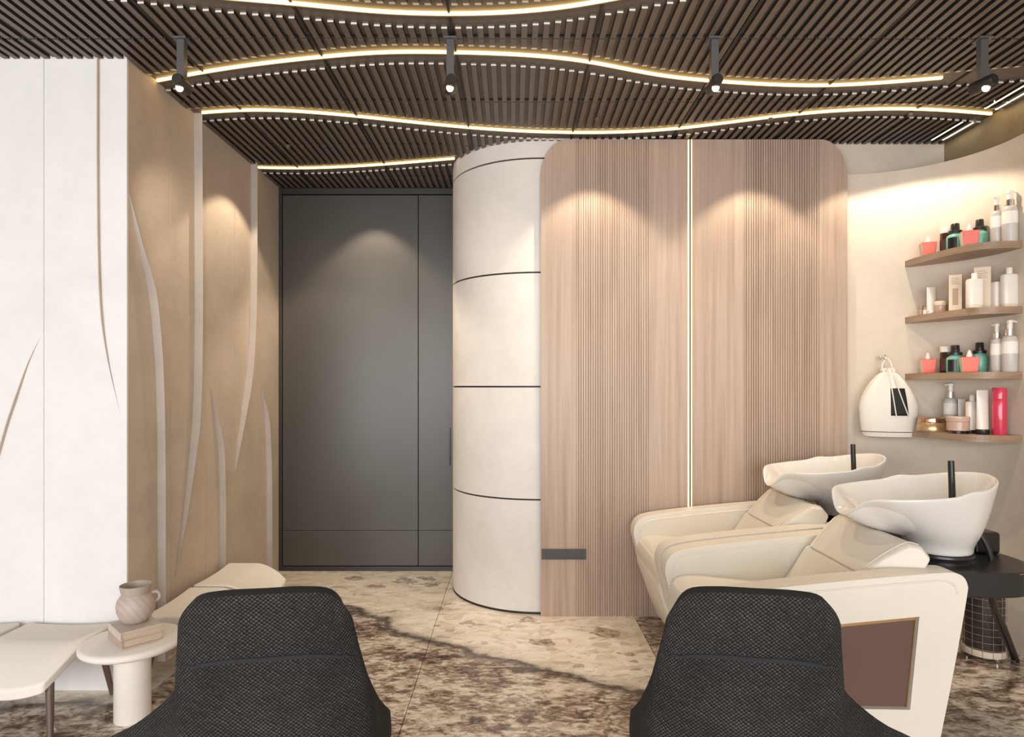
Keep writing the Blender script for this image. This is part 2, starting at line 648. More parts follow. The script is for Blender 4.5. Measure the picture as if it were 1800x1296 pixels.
def panel_wall(name, x0, x1, y0, y1, along, bounds, face, mat, label=None):
    """core box with thin separate panels on its visible face"""
    w = tag(MB().box(x0, x1, y0, y1, 0, 3.06).build(name, M['dark_joint']), kind='structure')
    for a, b in zip(bounds[:-1], bounds[1:]):
        g = .0012
        if along == 'y':
            MB().box(x1, face, a + g, b - g, 0, 3.06).build('wall_panel', mat, w)
        else:
            MB().box(a + g, b - g, face, y0, 0, 3.06).build('wall_panel', mat, w)
    return w


wl = panel_wall('wall_left', -2.05, X_LEFT - .012, Y_WHITE + .014, 5.15, 'y', [Y_WHITE + .0125, 3.446, 3.84, 4.235, 4.63, 5.1], X_LEFT, M['shaded_plaster'])
wf = panel_wall('wall_left_return', X_FARLEFT, X_LEFT - .0125, Y_WHITE + .012, Y_WHITE + .15, 'x', [X_FARLEFT, -3.82, -3.425, -3.03, -2.635, -2.24, X_LEFT + .0012], Y_WHITE, M['white_plaster'])


def unY(px, py):
    """pixel on the beige side wall -> (Y, z)"""
    Y = -X_LEFT * F / (902 - px)
    return Y, CAM_H - (py - 680) * Y / F


def fin_side(pts, width, depth, tips):
    """blade-like fin standing on the beige wall; pts are pixels of its foot line"""
    yz = [unY(*p) for p in pts]
    c = spline([(y, z, 0) for y, z in yz], 48)
    rs = []
    n = len(c)
    for i, p in enumerate(c):
        u = i / (n - 1)
        k = 1.0
        if tips[0]:
            k = min(k, (u / tips[0]) ** .8) if u < tips[0] else k
        if tips[1]:
            k = min(k, ((1 - u) / tips[1]) ** .8) if 1 - u < tips[1] else k
        k = max(k, .02)
        d, w = depth * k, width * (.35 + .65 * k)
        t = (c[min(i + 1, n - 1)] - c[max(i - 1, 0)]).normalized()
        ny, nz = t.y, -t.x            # normal within wall plane
        if ny < 0:
            ny, nz = -ny, -nz
        if abs(t.y) < 1e-6 and abs(t.x) > 0:
            pass
        nY, nZ = abs(t.y), -t.x * (1 if t.y > 0 else -1)
        x0, x1 = X_LEFT - .004, X_LEFT + d
        a = (p.x, p.y)
        b = (p.x + nY * w, p.y + nZ * w)
        rs.append([(x0, a[0], a[1]), (x1, a[0], a[1]), (x1 - d * .35, b[0], b[1]), (x0, b[0], b[1])])
    return MB().rings(rs).build('fin', M['fin'], wl, smooth=True)


fin_side([(225, 335), (243, 430), (260, 510), (270, 600), (275, 700), (277, 850), (277, 1064), (277, 1163)], .03, .042, (.3, 0))
fin_side([(341, 196), (342, 400), (342, 600), (339, 720), (331, 820), (319, 930), (306, 1015)], .03, .048, (0, .45))
fin_side([(369, 678), (378, 740), (384, 800), (386, 870), (386, 1000), (386, 1082)], .03, .04, (.35, 0))
fin_side([(441, 284), (441, 420), (440, 540), (435, 640), (425, 720), (416, 790), (412, 838)], .03, .046, (0, .4))
fin_side([(457, 683), (463, 720), (467, 780), (469, 860), (469, 1010)], .03, .04, (.35, 0))


def fin_front(pts, width, depth, tips):
    c = [((px - 902) / F * Y_WHITE, CAM_H - (py - 680) * Y_WHITE / F, 0) for px, py in pts]
    c = spline(c, 40)
    rs, n = [], len(c)
    for i, p in enumerate(c):
        u = i / (n - 1)
        k = 1.0
        if tips[0] and u < tips[0]:
            k = u / tips[0]
        if tips[1] and 1 - u < tips[1]:
            k = (1 - u) / tips[1]
        k = max(k, .02)
        w, d = width * (.2 + .8 * k), depth * k
        rs.append([(p.x - w / 2, Y_WHITE + .003, p.y), (p.x + w / 2, Y_WHITE + .003, p.y), (p.x + w / 2, Y_WHITE - d, p.y), (p.x + w / 2 - .004 * k, Y_WHITE - d, p.y)])
    return MB().rings(rs).build('fin', M['shaded_plaster'], wf, smooth=True)  # whole fin coloured with the brown shade of its side face


fin_front([(174, 98), (174, 300), (176, 460), (181, 560), (192, 640), (211, 728)], .006, .016, (0, .4))
fin_front([(72, 590), (50, 640), (30, 700), (12, 755), (-10, 840), (-30, 960)], .006, .016, (.4, 0))

tag(MB().box(X_FARLEFT - .12, X_FARLEFT, Y_FRONT, Y_WHITE + .15, 0, 3.12).build('wall_far_left', M['white_plaster']), kind='structure')

# ---------------------------------------------------------------- door wall
tag(MB().box(-2.05, -.3, Y_DOOR + .055, Y_DOOR + .16, 0, 3.06).build('wall_back_door', M['door_frame']), kind='structure')
door = empty('door_1', (-1.16, Y_DOOR, 0))
tag(door, kind='structure')


def dpart(name, x0, x1, z0, z1, y0, y1, mat, bevel=.002, parent=None):
    o = MB().box(x0 + 1.16, x1 + 1.16, y0, y1, z0, z1).build(name, mat, parent or door, bevel=bevel)
    return o


DX0, DX1, DJ = X_LEFT + .03, -.40, -.747
dpart('frame', X_LEFT + .001, DX0 - .004, 0, 3.012, -.005, .055, M['door_frame'])
dpart('frame', DX0 - .003, DX1, 2.965, 3.012, -.005, .055, M['door_frame'])
dpart('frame', DX0 - .003, DX1, .001, .035, -.004, .055, M['door_frame'])
zj = CAM_H - (933 - 680) * Y_DOOR / F
for a, b in ((DX0, DJ - .0025), (DJ + .0025, DX1)):
    dpart('door_leaf', a, b, zj + .001, 2.958, .004, .05, M['door'])
    dpart('door_leaf', a, b, .04, zj - .001, .004, .05, M['door'])
lf = [c for c in door.children if c.name.startswith('door_leaf')]
dpart('handle', -.502, -.494, CAM_H - (818 - 680) * Y_DOOR / F, CAM_H - (752 - 680) * Y_DOOR / F, -.012, .004, M['black_gloss'], .001, lf[2])

# ---------------------------------------------------------------- white rounded column


def col_pt(th, r=COL_R):
    """th measured from the front tangent (0) to the left side (90 deg)"""
    return (COL_C[0] - r * math.sin(th), COL_C[1] - r * math.cos(th))


def col_plan(r0, r1, n=40, tail=Y_DOOR + .06, x1=.42):
    a = [(x1, COL_C[1] - r1)] + [col_pt(PI / 2 * i / n, r1) for i in range(n + 1)] + [(COL_C[0] - r1, tail)]
    b = [(COL_C[0] - r0, tail)] + [col_pt(PI / 2 * i / n, r0) for i in range(n, -1, -1)] + [(x1, COL_C[1] - r0)]
    return a, b


def col_shell(name, r0, r1, z0, z1, mat, parent=None):
    a, b = col_plan(r0, r1)
    b = b[::-1]
    rs = [[(p[0], p[1], z0) for p in a], [(p[0], p[1], z1) for p in a], [(p[0], p[1], z1) for p in b], [(p[0], p[1], z0) for p in b]]
    n = len(a)
    mb = MB().rings(rs, False, False, closed=False)
    mb.add([], [])
    N = len(mb.v)
    mb.f += [(3 * n + i, 3 * n + i + 1, i + 1, i) for i in range(n - 1)]
    mb.f += [(0, n, 2 * n, 3 * n), (n - 1, 2 * n - 1, 3 * n - 1, 4 * n - 1)]
    return mb.build(name, mat, parent, smooth=True)


wc = tag(col_shell('wall_column', COL_R - .10, COL_R - .012, 0, 3.06, M['dark_joint']), kind='structure')
zr = [.008, .729, 1.450, 2.179, 2.907, 3.06]
for a, b in zip(zr[:-1], zr[1:]):
    col_shell('curved_panel', COL_R - .012, COL_R, a + .0055, b - .0055, M['column_plaster'], wc)
col_shell('skirting_ring', COL_R - .012, COL_R + .0015, 0, .0125, M['dark_joint'], wc)

# ---------------------------------------------------------------- back wall, right wall
tag(MB().box(COL_C[0] - .02, 2.9, 4.135, 4.26, 0, 3.06).build('wall_back', M['cream_wall']), kind='structure')
tag(MB().box(2.785, 2.9, Y_FRONT, 4.135, 0, 3.06).build('wall_right_upper', M['bronze_wall']), kind='structure')
WR_C, WR_R, WR_TOP = (2.13, 3.48), .60, 2.805


def wr_plan(r, x0=2.0, n=28, y1=Y_FRONT):
    return [(x0, WR_C[1] + r)] + [(WR_C[0] + r * math.sin(PI / 2 * i / n), WR_C[1] + r * math.cos(PI / 2 * i / n)) for i in range(n + 1)] + [(WR_C[0] + r, y1)]


def wr_shell(name, r0, r1, z0, z1, mat, parent=None, x0=2.0):
    a, b = wr_plan(r0, x0), wr_plan(r1, x0)
    n = len(a)
    rs = [[(p[0], p[1], z0) for p in a], [(p[0], p[1], z1) for p in a], [(p[0], p[1], z1) for p in b], [(p[0], p[1], z0) for p in b]]
    mb = MB().rings(rs, False, False, closed=False)
    mb.f += [(3 * n + i, 3 * n + i + 1, i + 1, i) for i in range(n - 1)]
    mb.f += [(0, n, 2 * n, 3 * n), (n - 1, 2 * n - 1, 3 * n - 1, 4 * n - 1)]
    return mb.build(name, mat, parent, smooth=True)


wr = tag(wr_shell('wall_right', WR_R, WR_R + .045, 0, WR_TOP, M['cream_wall']), kind='structure')

# wall with shop windows behind the viewer
wfr = MB()
wfr.box(X_FARLEFT, 2.9, Y_FRONT - .15, Y_FRONT, 0, .2).box(X_FARLEFT, 2.9, Y_FRONT - .15, Y_FRONT, 2.8, 3.1)
for a, b in ((X_FARLEFT, -4.05), (-1.95, -1.77), (.33, .51), (2.61, 2.9)):
    wfr.box(a, b, Y_FRONT - .15, Y_FRONT, .2, 2.8)
tag(wfr.build('wall_front', M['white_plaster']), kind='structure')
for k, (a, b) in enumerate(((-4.05, -1.95), (-1.77, .33), (.51, 2.61))):
    fr = MB()
    fr.box(a, b, Y_FRONT - .1, Y_FRONT - .04, .2, .26).box(a, b, Y_FRONT - .1, Y_FRONT - .04, 2.74, 2.8)
    for x in (a, (a + b) / 2 - .03, b - .06):
        fr.box(x, x + .06, Y_FRONT - .1, Y_FRONT - .04, .26, 2.74)
    tag(fr.build('window_%d' % (k + 1), M['window_white']), kind='structure')

# ---------------------------------------------------------------- wooden wall panels
PT = 3.012
RC = .168


def plank_poly(x0, x1, rl=0, rr=0):
    p = [(x0, 0), (x1, 0)]
    if rr:
        p += [(x1 - rr + rr * math.cos(t), PT - 1.45 * rr + 1.45 * rr * math.sin(t)) for t in [PI / 2 * i / 12 for i in range(13)]]
    else:
        p += [(x1, PT)]
    if rl:
        p += [(x0 + rl - rl * math.sin(t), PT - 1.45 * rl + 1.45 * rl * math.cos(t)) for t in [PI / 2 * i / 12 for i in range(13)]]
    else:
        p += [(x0, PT)]
    return p


def wood_panel(x0, xa, xb, x1, gap, rl, rr, label):
    root = empty('fluted_wall_panel', ((x0 + x1) / 2, Y_PANEL + .05, 0))
    ox = (x0 + x1) / 2

    def part(name, poly, y0, y1, mat, **k):
        return MB().prism([(p[0] - ox, p[1]) for p in poly], y0, y1, 'y').build(name, mat, root, **k)
    part('backing', plank_poly(x0 + .01, x1 - .01, max(rl - .01, 0), max(rr - .01, 0)), -.042, -.012, M['wood_back'])
    part('plank', plank_poly(x0, xa, rl, 0), -.05, -.0422, M['wood'], bevel=.0012)
    part('plank', plank_poly(xb, x1, 0, rr), -.05, -.0422, M['wood'], bevel=.0012)
    n = int(round((xb - xa) / .0152))
    pw = (xb - xa) / n
    mb = MB()
    for i in range(n):
        a = xa + i * pw + gap / 2 - ox
        b = a + pw - gap
        e = .0022
        mb.rings([[(a, -.0422, z), (a, -.05 + e, z), (a + e, -.05, z), (b - e, -.05, z), (b, -.05 + e, z), (b, -.0422, z)] for z in (0, PT)])
    tag(mb.build('reeded_slats', M['wood'], root), kind='stuff')
    return tag(root, label, 'wall panel', 'fluted wooden wall panels')


wood_panel(X_PAN0, .398, .854, 1.102, .0013, RC, 0, 'walnut wall panel with faint fluting, next to the white column')
wood_panel(1.130, 1.457, 1.931, X_PAN1, .0026, 0, RC, 'walnut wall panel with deep fluting, beside the cream shelf wall')
r = empty('vertical_light', (1.116, Y_PANEL, 0))
MB().box(-.0055, .0055, -.004, .016, .02, 3.01).build('profile', M['wood_back'], r)
for s in (-1, 1):
    MB().box(min(s * .0057, s * .0090), max(s * .0057, s * .0090), -.003, .016, .02, 3.01).build('diffuser', M['led_wall'], r)
tag(r, 'tall thin warm light line between the two walnut panels', 'light strip')

# socket plate on the left panel
r = empty('socket_plate', (.32, Y_PANEL, .394))
MB().box(-.14, .14, -.009, -.0003, -.033, .033).build('plate', plain('plate_grey', (.075, .07, .068), .5), r, bevel=.002)
for k in range(3):
    MB().box(-.118 + k * .082, -.046 + k * .082, -.011, -.009, -.024, .024).build('insert', plain('insert_grey', (.055, .052, .05), .4), r, bevel=.001)
tag(r, 'long dark grey socket plate low on the walnut panel', 'socket')

# ---------------------------------------------------------------- hanging spotlights


def spot_lamp(x, aims, label):
    root = empty('hanging_spotlight', (x, 2.88, ZC))
    MB().box(-.030, .030, -.030, .030, -.008, .0).build('ceiling_plate', M['lamp_metal'], root, bevel=.002)
    MB().box(-.0165, .0165, -.0165, .0165, -.196, -.008).build('stem', M['lamp_metal'], root, bevel=.0015)
    hd = Vector(aims[0][0]) - Vector((x, 2.88, ZC - .21))
    yaw = math.atan2(-hd.x, hd.y)
    body = MB()
    body.rings([[(r * math.cos(2 * PI * k / 24), y, -.205 + r * math.sin(2 * PI * k / 24)) for k in range(24)] for y, r in ((-.06, .020), (-.055, .024), (.045, .030), (.05, .028), (.05, .024), (.035, .022))])
    b = body.build('head', M['lamp_dark'], root, smooth=True)
    b.data.transform(Matrix.Rotation(yaw, 4, 'Z'))
    bulb = MB().lathe([(.002, -.246), (.010, -.243), (.015, -.234), (.015, -.226), (.011, -.217)], 0, -.022, 20).build('bulb', M['lens'], root, smooth=True)
    for tgt, power, size, blend in aims:
        l = bpy.data.lights.new('spot_beam', 'SPOT')
        l.energy, l.spot_size, l.spot_blend, l.shadow_soft_size = power, math.radians(size), blend, .03
        l.color = (1.0, .84, .64)
        lo = bpy.data.objects.new('spot_beam', l)
        COL.objects.link(lo)
        d = (Vector(tgt) - Vector((x, 2.88, ZC - .25))).normalized()
        lo.location = Vector((0, 0, -.25)) + d * .07
        lo.rotation_euler = d.to_track_quat('-Z', 'Y').to_euler()
        lo.parent = root
    return tag(root, label, 'spotlight', 'spotlights hanging from the ceiling')


spot_lamp(-1.49, [((-1.70, 4.6, 1.2), 22, 95, 1)], 'hanging spotlight nearest the beige wall')
spot_lamp(-.282, [((-.6, 4.6, .9), 26, 100, 1)], 'hanging spotlight in line with the white column')
spot_lamp(.904, [((.9, 4.04, 1.2), 26, 100, 1)], 'hanging spotlight above the walnut panels')
spot_lamp(2.112, [((2.0, 3.5, .7), 30, 95, 1)], 'hanging spotlight above the wash basins, nearest the shelves')


def downlight(x, y, power, size, blend, label):
    root = empty('mini_downlight', (x, y, ZC))
    MB().lathe([(.0135, 0), (.0135, -.017), (.0125, -.018), (.010, -.018), (.010, -.004)], seg=20).build('housing', M['slat'], root, smooth=True)
    MB().lathe([(.0098, -.0042), (.0098, -.0052)], seg=16).build('lens', M['lens_dim'], root, smooth=True)
    l = bpy.data.lights.new('wash_beam', 'SPOT')
    l.energy, l.spot_size, l.spot_blend, l.shadow_soft_size = power, math.radians(size), blend, .012
    l.color = (1.0, .84, .64)
    lo = bpy.data.objects.new('wash_beam', l)
    COL.objects.link(lo)
    lo.location = (0, 0, -.03)
    lo.parent = root
    return tag(root, label, 'downlight', 'tiny downlights washing the walls')


downlight(-1.08, 4.76, 52, 90, .4, 'tiny ceiling downlight in front of the dark door')
downlight(.49, 3.73, 34, 95, .35, 'tiny ceiling downlight before the walnut panel next to the column')
downlight(1.50, 3.73, 34, 95, .35, 'tiny ceiling downlight before the deeply fluted walnut panel')
downlight(2.27, 3.66, 32, 112, .25, 'tiny ceiling downlight before the cream shelf wall')
downlight(-1.46, 4.15, 32, 104, .25, 'tiny ceiling downlight close to the beige wall')

# ---------------------------------------------------------------- shelves on the curved right wall
SHELF_FRONT = [(2.446, 4.02), (2.438, 3.90), (2.446, 3.78), (2.462, 3.667), (2.494, 3.545), (2.53, 3.475), (2.59, 3.44), (2.66, 3.43), (2.735, 3.43)]


def shelf(z, label, grow=0):
    fr = [(p[0], p[1]) for p in spline([(x - grow * (1 if x < 2.6 else 0), y, 0) for x, y in SHELF_FRONT], 32)]
    ba = []
    t0 = math.asin((2.446 - grow - WR_C[0]) / (WR_R + .003))
    for i in range(17):
        t = PI / 2 + (t0 - PI / 2) * i / 16
        ba.append((WR_C[0] + (WR_R + .003) * math.sin(t), WR_C[1] + (WR_R + .003) * math.cos(t)))
    poly = fr + ba
    ox, oy = 2.6, 3.7
    o = MB().prism([(a - ox, b - oy) for a, b in poly], -.038, 0).build('wall_shelf', M['shelf'], None, loc=(ox, oy, z))
    split_sharp(o)
    return tag(o, label, 'shelf', 'curved oak shelves on the cream wall')


SZ = [2.232, 1.881, 1.530, 1.188]
shelf(SZ[0], 'curved oak wall shelf, topmost of the four')
shelf(SZ[1], 'curved oak wall shelf holding white bottles and boxes, second from the top')
shelf(SZ[2], 'curved oak wall shelf at eye level, third from the top')
shelf(SZ[3], 'curved oak wall shelf right of the bag, lowest of the four', .035)


def at(px, Y, z):
    return ((px - 902) / F * Y, Y, z)


def pump(loc, h, r, rz, label, group='grey pump bottles'):
    root = empty('pump_bottle', loc, rz)
    bh = h * .70
    MB().lathe([(r * .9, 0), (r, .006), (r, bh - r * .7), (r * .93, bh - r * .35), (r * .7, bh - r * .1), (r * .42, bh)], seg=28).build('body', M['grey_bottle'], root, smooth=True)
    bd = root.children[-1]
    MB().lathe([(r * 1.012, bh * .50), (r * 1.012, bh * .83)], seg=28, cap0=False, cap1=False).build('label', M['label_white'], bd, smooth=True)
    MB().lathe([(r * .55, bh - .001), (r * .55, bh + h * .11), (r * .5, bh + h * .115)], seg=24).build('collar', M['chrome'], root, smooth=True)
    mb = MB().lathe([(r * .36, bh + h * .115), (r * .36, h * .93), (r * .45, h * .94), (r * .45, h * .985), (r * .3, h)], seg=20)
    mb.tube([(0, 0, h * .97), (-r * .6, 0, h * .972), (-r * 1.1, 0, h * .955)], [r * .2, r * .19, r * .15], 10)
    mb.build('pump_head', M['white_plastic'], root, smooth=True)
    return tag(root, label, 'bottle', group)


def red_bottle(loc, w, h, rz, label):
    root = empty('square_bottle', loc, rz)
    bh = h * .68
    a, b = w * .40, w * .5
    v = [[(sx * k, sy * k * .9, z) for sx, sy in ((-1, -1), (1, -1), (1, 1), (-1, 1))] for k, z in ((a, 0), (b, bh))]
    MB().rings(v).build('body', M['red'], root, bevel=.004)
    sd = [[(-k - .0008, y * k * .9, z) for y in (-.86, .86)] for k, z in ((a, .004), (b, bh - .004))]
    MB().lathe([(w * .17, bh - .001), (w * .17, bh + h * .10), (w * .14, h * .84), (w * .07, h * .98), (w * .03, h)], seg=20).build('cap', M['white_plastic'], root, smooth=True)
    mb = MB()
    mb.add([(-a - .0006, -a * .86, .003), (-a - .0006, a * .86, .003), (-b - .0004, b * .86, bh - .004), (-b - .0004, -b * .86, bh - .004), (-a + .002, -a * .86, .003), (-a + .002, a * .86, .003), (-b + .002, b * .86, bh - .004), (-b + .002, -b * .86, bh - .004)], [(0, 1, 2, 3), (4, 7, 6, 5), (0, 3, 7, 4), (1, 5, 6, 2), (0, 4, 5, 1), (3, 2, 6, 7)])
    mb.build('side_label', M['cream_box'], root.children[0])
    return tag(root, label, 'bottle', 'coral square bottles')


def teal_bottle(loc, r, h, label, stripe=True):
    root = empty('teal_bottle', loc, .6)
    bh = h * .64
    MB().lathe([(r * .92, 0), (r, .005), (r, bh * .78), (r * .92, bh * .88), (r * .66, bh * .95), (r * .62, bh)], seg=30).build('body', M['teal'], root, smooth=True)
    if stripe:
        n = 14
        rs = [[((r + .0008) * math.cos(PI * 1.02 + 1.1 * k / n - .6), (r + .0008) * math.sin(PI * 1.02 + 1.1 * k / n - .6), z) for k in range(n + 1)] for z in (.006, bh * .74)]
        MB().rings(rs, False, False, closed=False).build('dark_label', M['black_gloss'], root.children[0], smooth=True)
    MB().lathe([(r * .8, bh), (r * .8, bh + h * .09), (r * .74, bh + h * .105), (r * .52, bh + h * .12), (r * .48, h * .98), (r * .42, h)], seg=28).build('cap', M['black_satin'], root, smooth=True)
    return tag(root, label, 'bottle', 'teal bottles with black caps')


def dark_jar(loc, r, h, label):
    root = empty('brown_jar', loc)
    MB().lathe([(r * .94, 0), (r, .004), (r, h * .74), (r * .9, h * .78)], seg=28).build('body', M['brown_glass'], root, smooth=True)
    MB().lathe([(r * 1.0, h * .785), (r * 1.02, h * .80), (r * 1.02, h * .97), (r * .96, h)], seg=28).build('lid', M['white_plastic'], root, smooth=True)
    MB().lathe([(r * 1.008, h * .1), (r * 1.008, h * .55)], seg=28, cap0=False, cap1=False).build('label', plain('jar_label', (.07, .03, .02), .5), root.children[0], smooth=True)
    return tag(root, label, 'jar', 'brown jars with white lids')


for zi, where in ((SZ[0], 'on the topmost shelf'), (SZ[2], 'on the eye-level shelf')):
    red_bottle(at(1631, 3.86, zi), .080, .125, -.36, 'coral square bottle standing alone at the left end ' + where)
    dark_jar(at(1664, 3.79, zi), .034, .158, 'dark brown jar with white lid ' + where)
    teal_bottle(at(1679, 3.70, zi), .044, .160, 'teal bottle with dark label, left of the coral bottle pair ' + where)
    red_bottle(at(1704, 3.575, zi), .084, .125, -.40, 'coral square bottle between the two teal bottles ' + where)
    teal_bottle(at(1722, 3.655, zi), .040, .172, 'plain teal bottle, right of the coral bottle ' + where, False)
    pump(at(1752, 3.535, zi), .270, .029, .3, 'slimmer grey pump bottle, left of the two ' + where)
    pump(at(1775, 3.47, zi), .284, .036, PI, 'wider grey pump bottle, right of the two ' + where)


def simple(name, parts, loc, label, cat, group=None, rz=0):
    root = empty(name, loc, rz)
    for pn, mb, mat, kw in parts:
        mb.build(pn, mat, root, **kw)
    return tag(root, label, cat, group)


def tube_rings(w, d, h, base_h):
    rs = []
    for k in range(9):
        u = k / 8
        z = base_h + (h - base_h) * u
        ww, dd = w * (1 + .06 * u) / 2, d / 2 * (1 - u) ** .7 + .0015
        rs.append([(ww * math.cos(2 * PI * i / 24), dd * math.sin(2 * PI * i / 24), z) for i in range(24)])
    return rs


SM = {'smooth': True}
z2 = SZ[1]
simple('small_vial', [('body', MB().lathe([(.012, 0), (.013, .003), (.013, .035), (.007, .042)], seg=20), M['rose_glass'], SM), ('cap', MB().lathe([(.009, .042), (.009, .062), (.007, .064)], seg=20), M['kraft'], SM)], at(1619, 3.90, z2), 'tiny pink vial at the left end of the second shelf', 'bottle')
simple('small_vial', [('body', MB().lathe([(.010, 0), (.011, .003), (.011, .026), (.006, .03)], seg=20), M['white_plastic'], SM), ('cap', MB().lathe([(.008, .03), (.008, .042), (.006, .044)], seg=20), M['kraft'], SM)], at(1626, 3.84, z2), 'tiny pale vial in front of the pink vial on the second shelf', 'bottle')
simple('cream_tube', [('body', MB().rings(tube_rings(.052, .036, .163, .02)), M['white_plastic'], SM), ('cap', MB().lathe([(.022, 0), (.023, .003), (.023, .019), (.022, .02)], seg=24), M['label_white'], SM)], at(1637, 3.82, z2), 'white squeeze tube standing near the left end of the second shelf', 'tube')
simple('cosmetic_jar', [('body', MB().lathe([(.028, 0), (.031, .004), (.031, .042), (.029, .044)], seg=28), M['rose_glass'], SM), ('lid', MB().lathe([(.032, .044), (.033, .046), (.033, .068), (.031, .071)], seg=28), M['cream_box'], SM)], at(1653, 3.765, z2), 'small pink jar between the white tube and the tan box', 'jar')


def carton(loc, w, d, h, rz, label, window):
    root = empty('carton', loc, rz)
    MB().box(-w / 2, w / 2, -d / 2, d / 2, 0, h).build('box', M['cream_box'], root, bevel=.0015)
    # kraft window band on the right-hand face
    MB().box(w / 2 - .001, w / 2 + .0008, -d / 2 + .003, d / 2 - .003, .006, h * .80).build('band', M['kraft'], root)
    for k in range(2):
        MB().box(w / 2, w / 2 + .0014, -d * .40, d * .40, h * (.26 + .08 * k), h * (.275 + .08 * k)).build('printed_line', M['cream_box'], root)
    MB().lathe([(d * .11, 0), (d * .11, .0012)], seg=16).build('emblem', M['kraft'], root, loc=None).data.transform(Matrix.Translation((w / 2 + .0002, 0, h * .89)) @ Matrix.Rotation(PI / 2, 4, 'Y'))
    if window:
        MB().box(-w * .22, w * .22, -d / 2 - .0008, -d / 2 + .001, h * .16, h * .62).build('window', M['kraft'], root)
    for k in range(4):
        MB().box(-w * .30, w * (.30 - .07 * (k % 2)), -d / 2 - .0008, -d / 2 + .001, h * (.74 + .05 * k), h * (.755 + .05 * k)).build('printed_line', M['kraft'], root)
    return tag(root, label, 'box', 'cartons on the second shelf')


carton(at(1680, 3.665, z2), .062, .088, .205, -.65, 'tan carton with a window, left of the white bottles', True)
carton(at(1727, 3.60, z2), .078, .082, .238, -.65, 'taller tan carton behind the wide white bottle', False)


def white_bottle(loc, w, d, h, label, foot, neck=True, rz=0):
    root = empty('white_bottle', loc, rz)
    n = 28
    def ell(k, z):
        return [((abs(math.cos(t)) ** .6 * (1 if math.cos(t) > 0 else -1)) * w / 2 * k, (abs(math.sin(t)) ** .6 * (1 if math.sin(t) > 0 else -1)) * d / 2 * k, z) for t in [2 * PI * i / n for i in range(n)]]
    fh = h * .09 if foot else 0
    top = h * .84 if neck else h * .985
    MB().rings([ell(.98, fh), ell(1, fh + .004), ell(1, top - .012), ell(.9, top - .003), ell(.7, top)]).build('body', M['white_plastic'], root, smooth=True)
    if foot:
        MB().rings([ell(.97, 0), ell(1, .003), ell(1, fh)]).build('foot', foot, root, smooth=True)
    if neck:
        q = min(w, d) * .30
        MB().lathe([(q, top), (q, h - .003), (q * .9, h)], seg=22).build('cap', M['label_white'], root, smooth=True)
    return tag(root, label, 'bottle', 'white bottles on the shelves')


white_bottle(at(1713, 3.505, z2), .082, .05, .19, 'wide white bottle with tan foot in front of the taller carton', M['cream_box'], True)
white_bottle(at(1752, 3.53, z2), .046, .046, .150, 'slim white bottle without cap on the second shelf', None, False)
white_bottle(at(1774, 3.475, z2), .080, .05, .215, 'tall white bottle with tan foot at the right end of the second shelf', M['cream_box'])

z4 = SZ[3]
simple('gold_tub', [('body', MB().lathe([(.078, 0), (.080, .004), (.072, .05), (.070, .052)], seg=40), M['gold_jar'], SM), ('lid', MB().lathe([(.071, .052), (.072, .055), (.068, .078), (.064, .081), (.055, .082)], seg=40), plain('copper_lid', (.62, .38, .24), .15, .95), SM)], at(1637, 3.775, z4), 'low gold tub with copper lid beside the hanging bag', 'jar')
pump(at(1671, 3.785, z4), .284, .036, .3, 'grey pump bottle on the lowest shelf behind the pink jar', 'grey pump bottles')
simple('rose_jar', [('body', MB().lathe([(.045, .014), (.055, .018), (.056, .064), (.054, .066)], seg=36), M['rose_glass'], SM), ('lid', MB().lathe([(.056, .066), (.057, .068), (.057, .092), (.054, .095)], seg=36), plain('rose_lid', (.60, .43, .34), .3), SM), ('foot', MB().lathe([(.03, 0), (.03, .014)], seg=24), M['black_satin'], SM)], at(1684, 3.595, z4), 'round pink glass jar on the lowest shelf', 'jar')
simple('cream_tube', [('body', MB().rings(tube_rings(.044, .032, .19, .02)), M['white_plastic'], SM), ('cap', MB().lathe([(.019, 0), (.02, .003), (.02, .019), (.018, .02)], seg=24), M['label_white'], SM)], at(1691, 3.71, z4), 'small white tube between the grey pump bottle and the capped white bottle', 'tube')
white_bottle(at(1709, 3.60, z4), .062, .045, .215, 'white bottle with black foot and cap on the lowest shelf', M['black_satin'])
simple('cream_tube', [('body', MB().rings(tube_rings(.062, .046, .243, .028)[::1]), M['white_plastic'], SM), ('cap', MB().lathe([(.030, 0), (.0325, .004), (.0325, .026), (.030, .028)], seg=28), M['black_satin'], SM)], at(1727, 3.525, z4), 'tall white tube standing on a black cap on the lowest shelf', 'tube')
simple('spray_can', [('body', MB().lathe([(.033, 0), (.035, .004), (.035, .19), (.033, .196)], seg=32), M['magenta'], SM), ('cap', MB().lathe([(.034, .197), (.034, .248), (.031, .256)], seg=32), M['magenta'], SM)], at(1757, 3.475, z4), 'glossy crimson can at the right end of the lowest shelf', 'can')

# ---------------------------------------------------------------- drawstring bag on a hook
BX, BY = (1561 - 902) / F * 3.93, 3.93


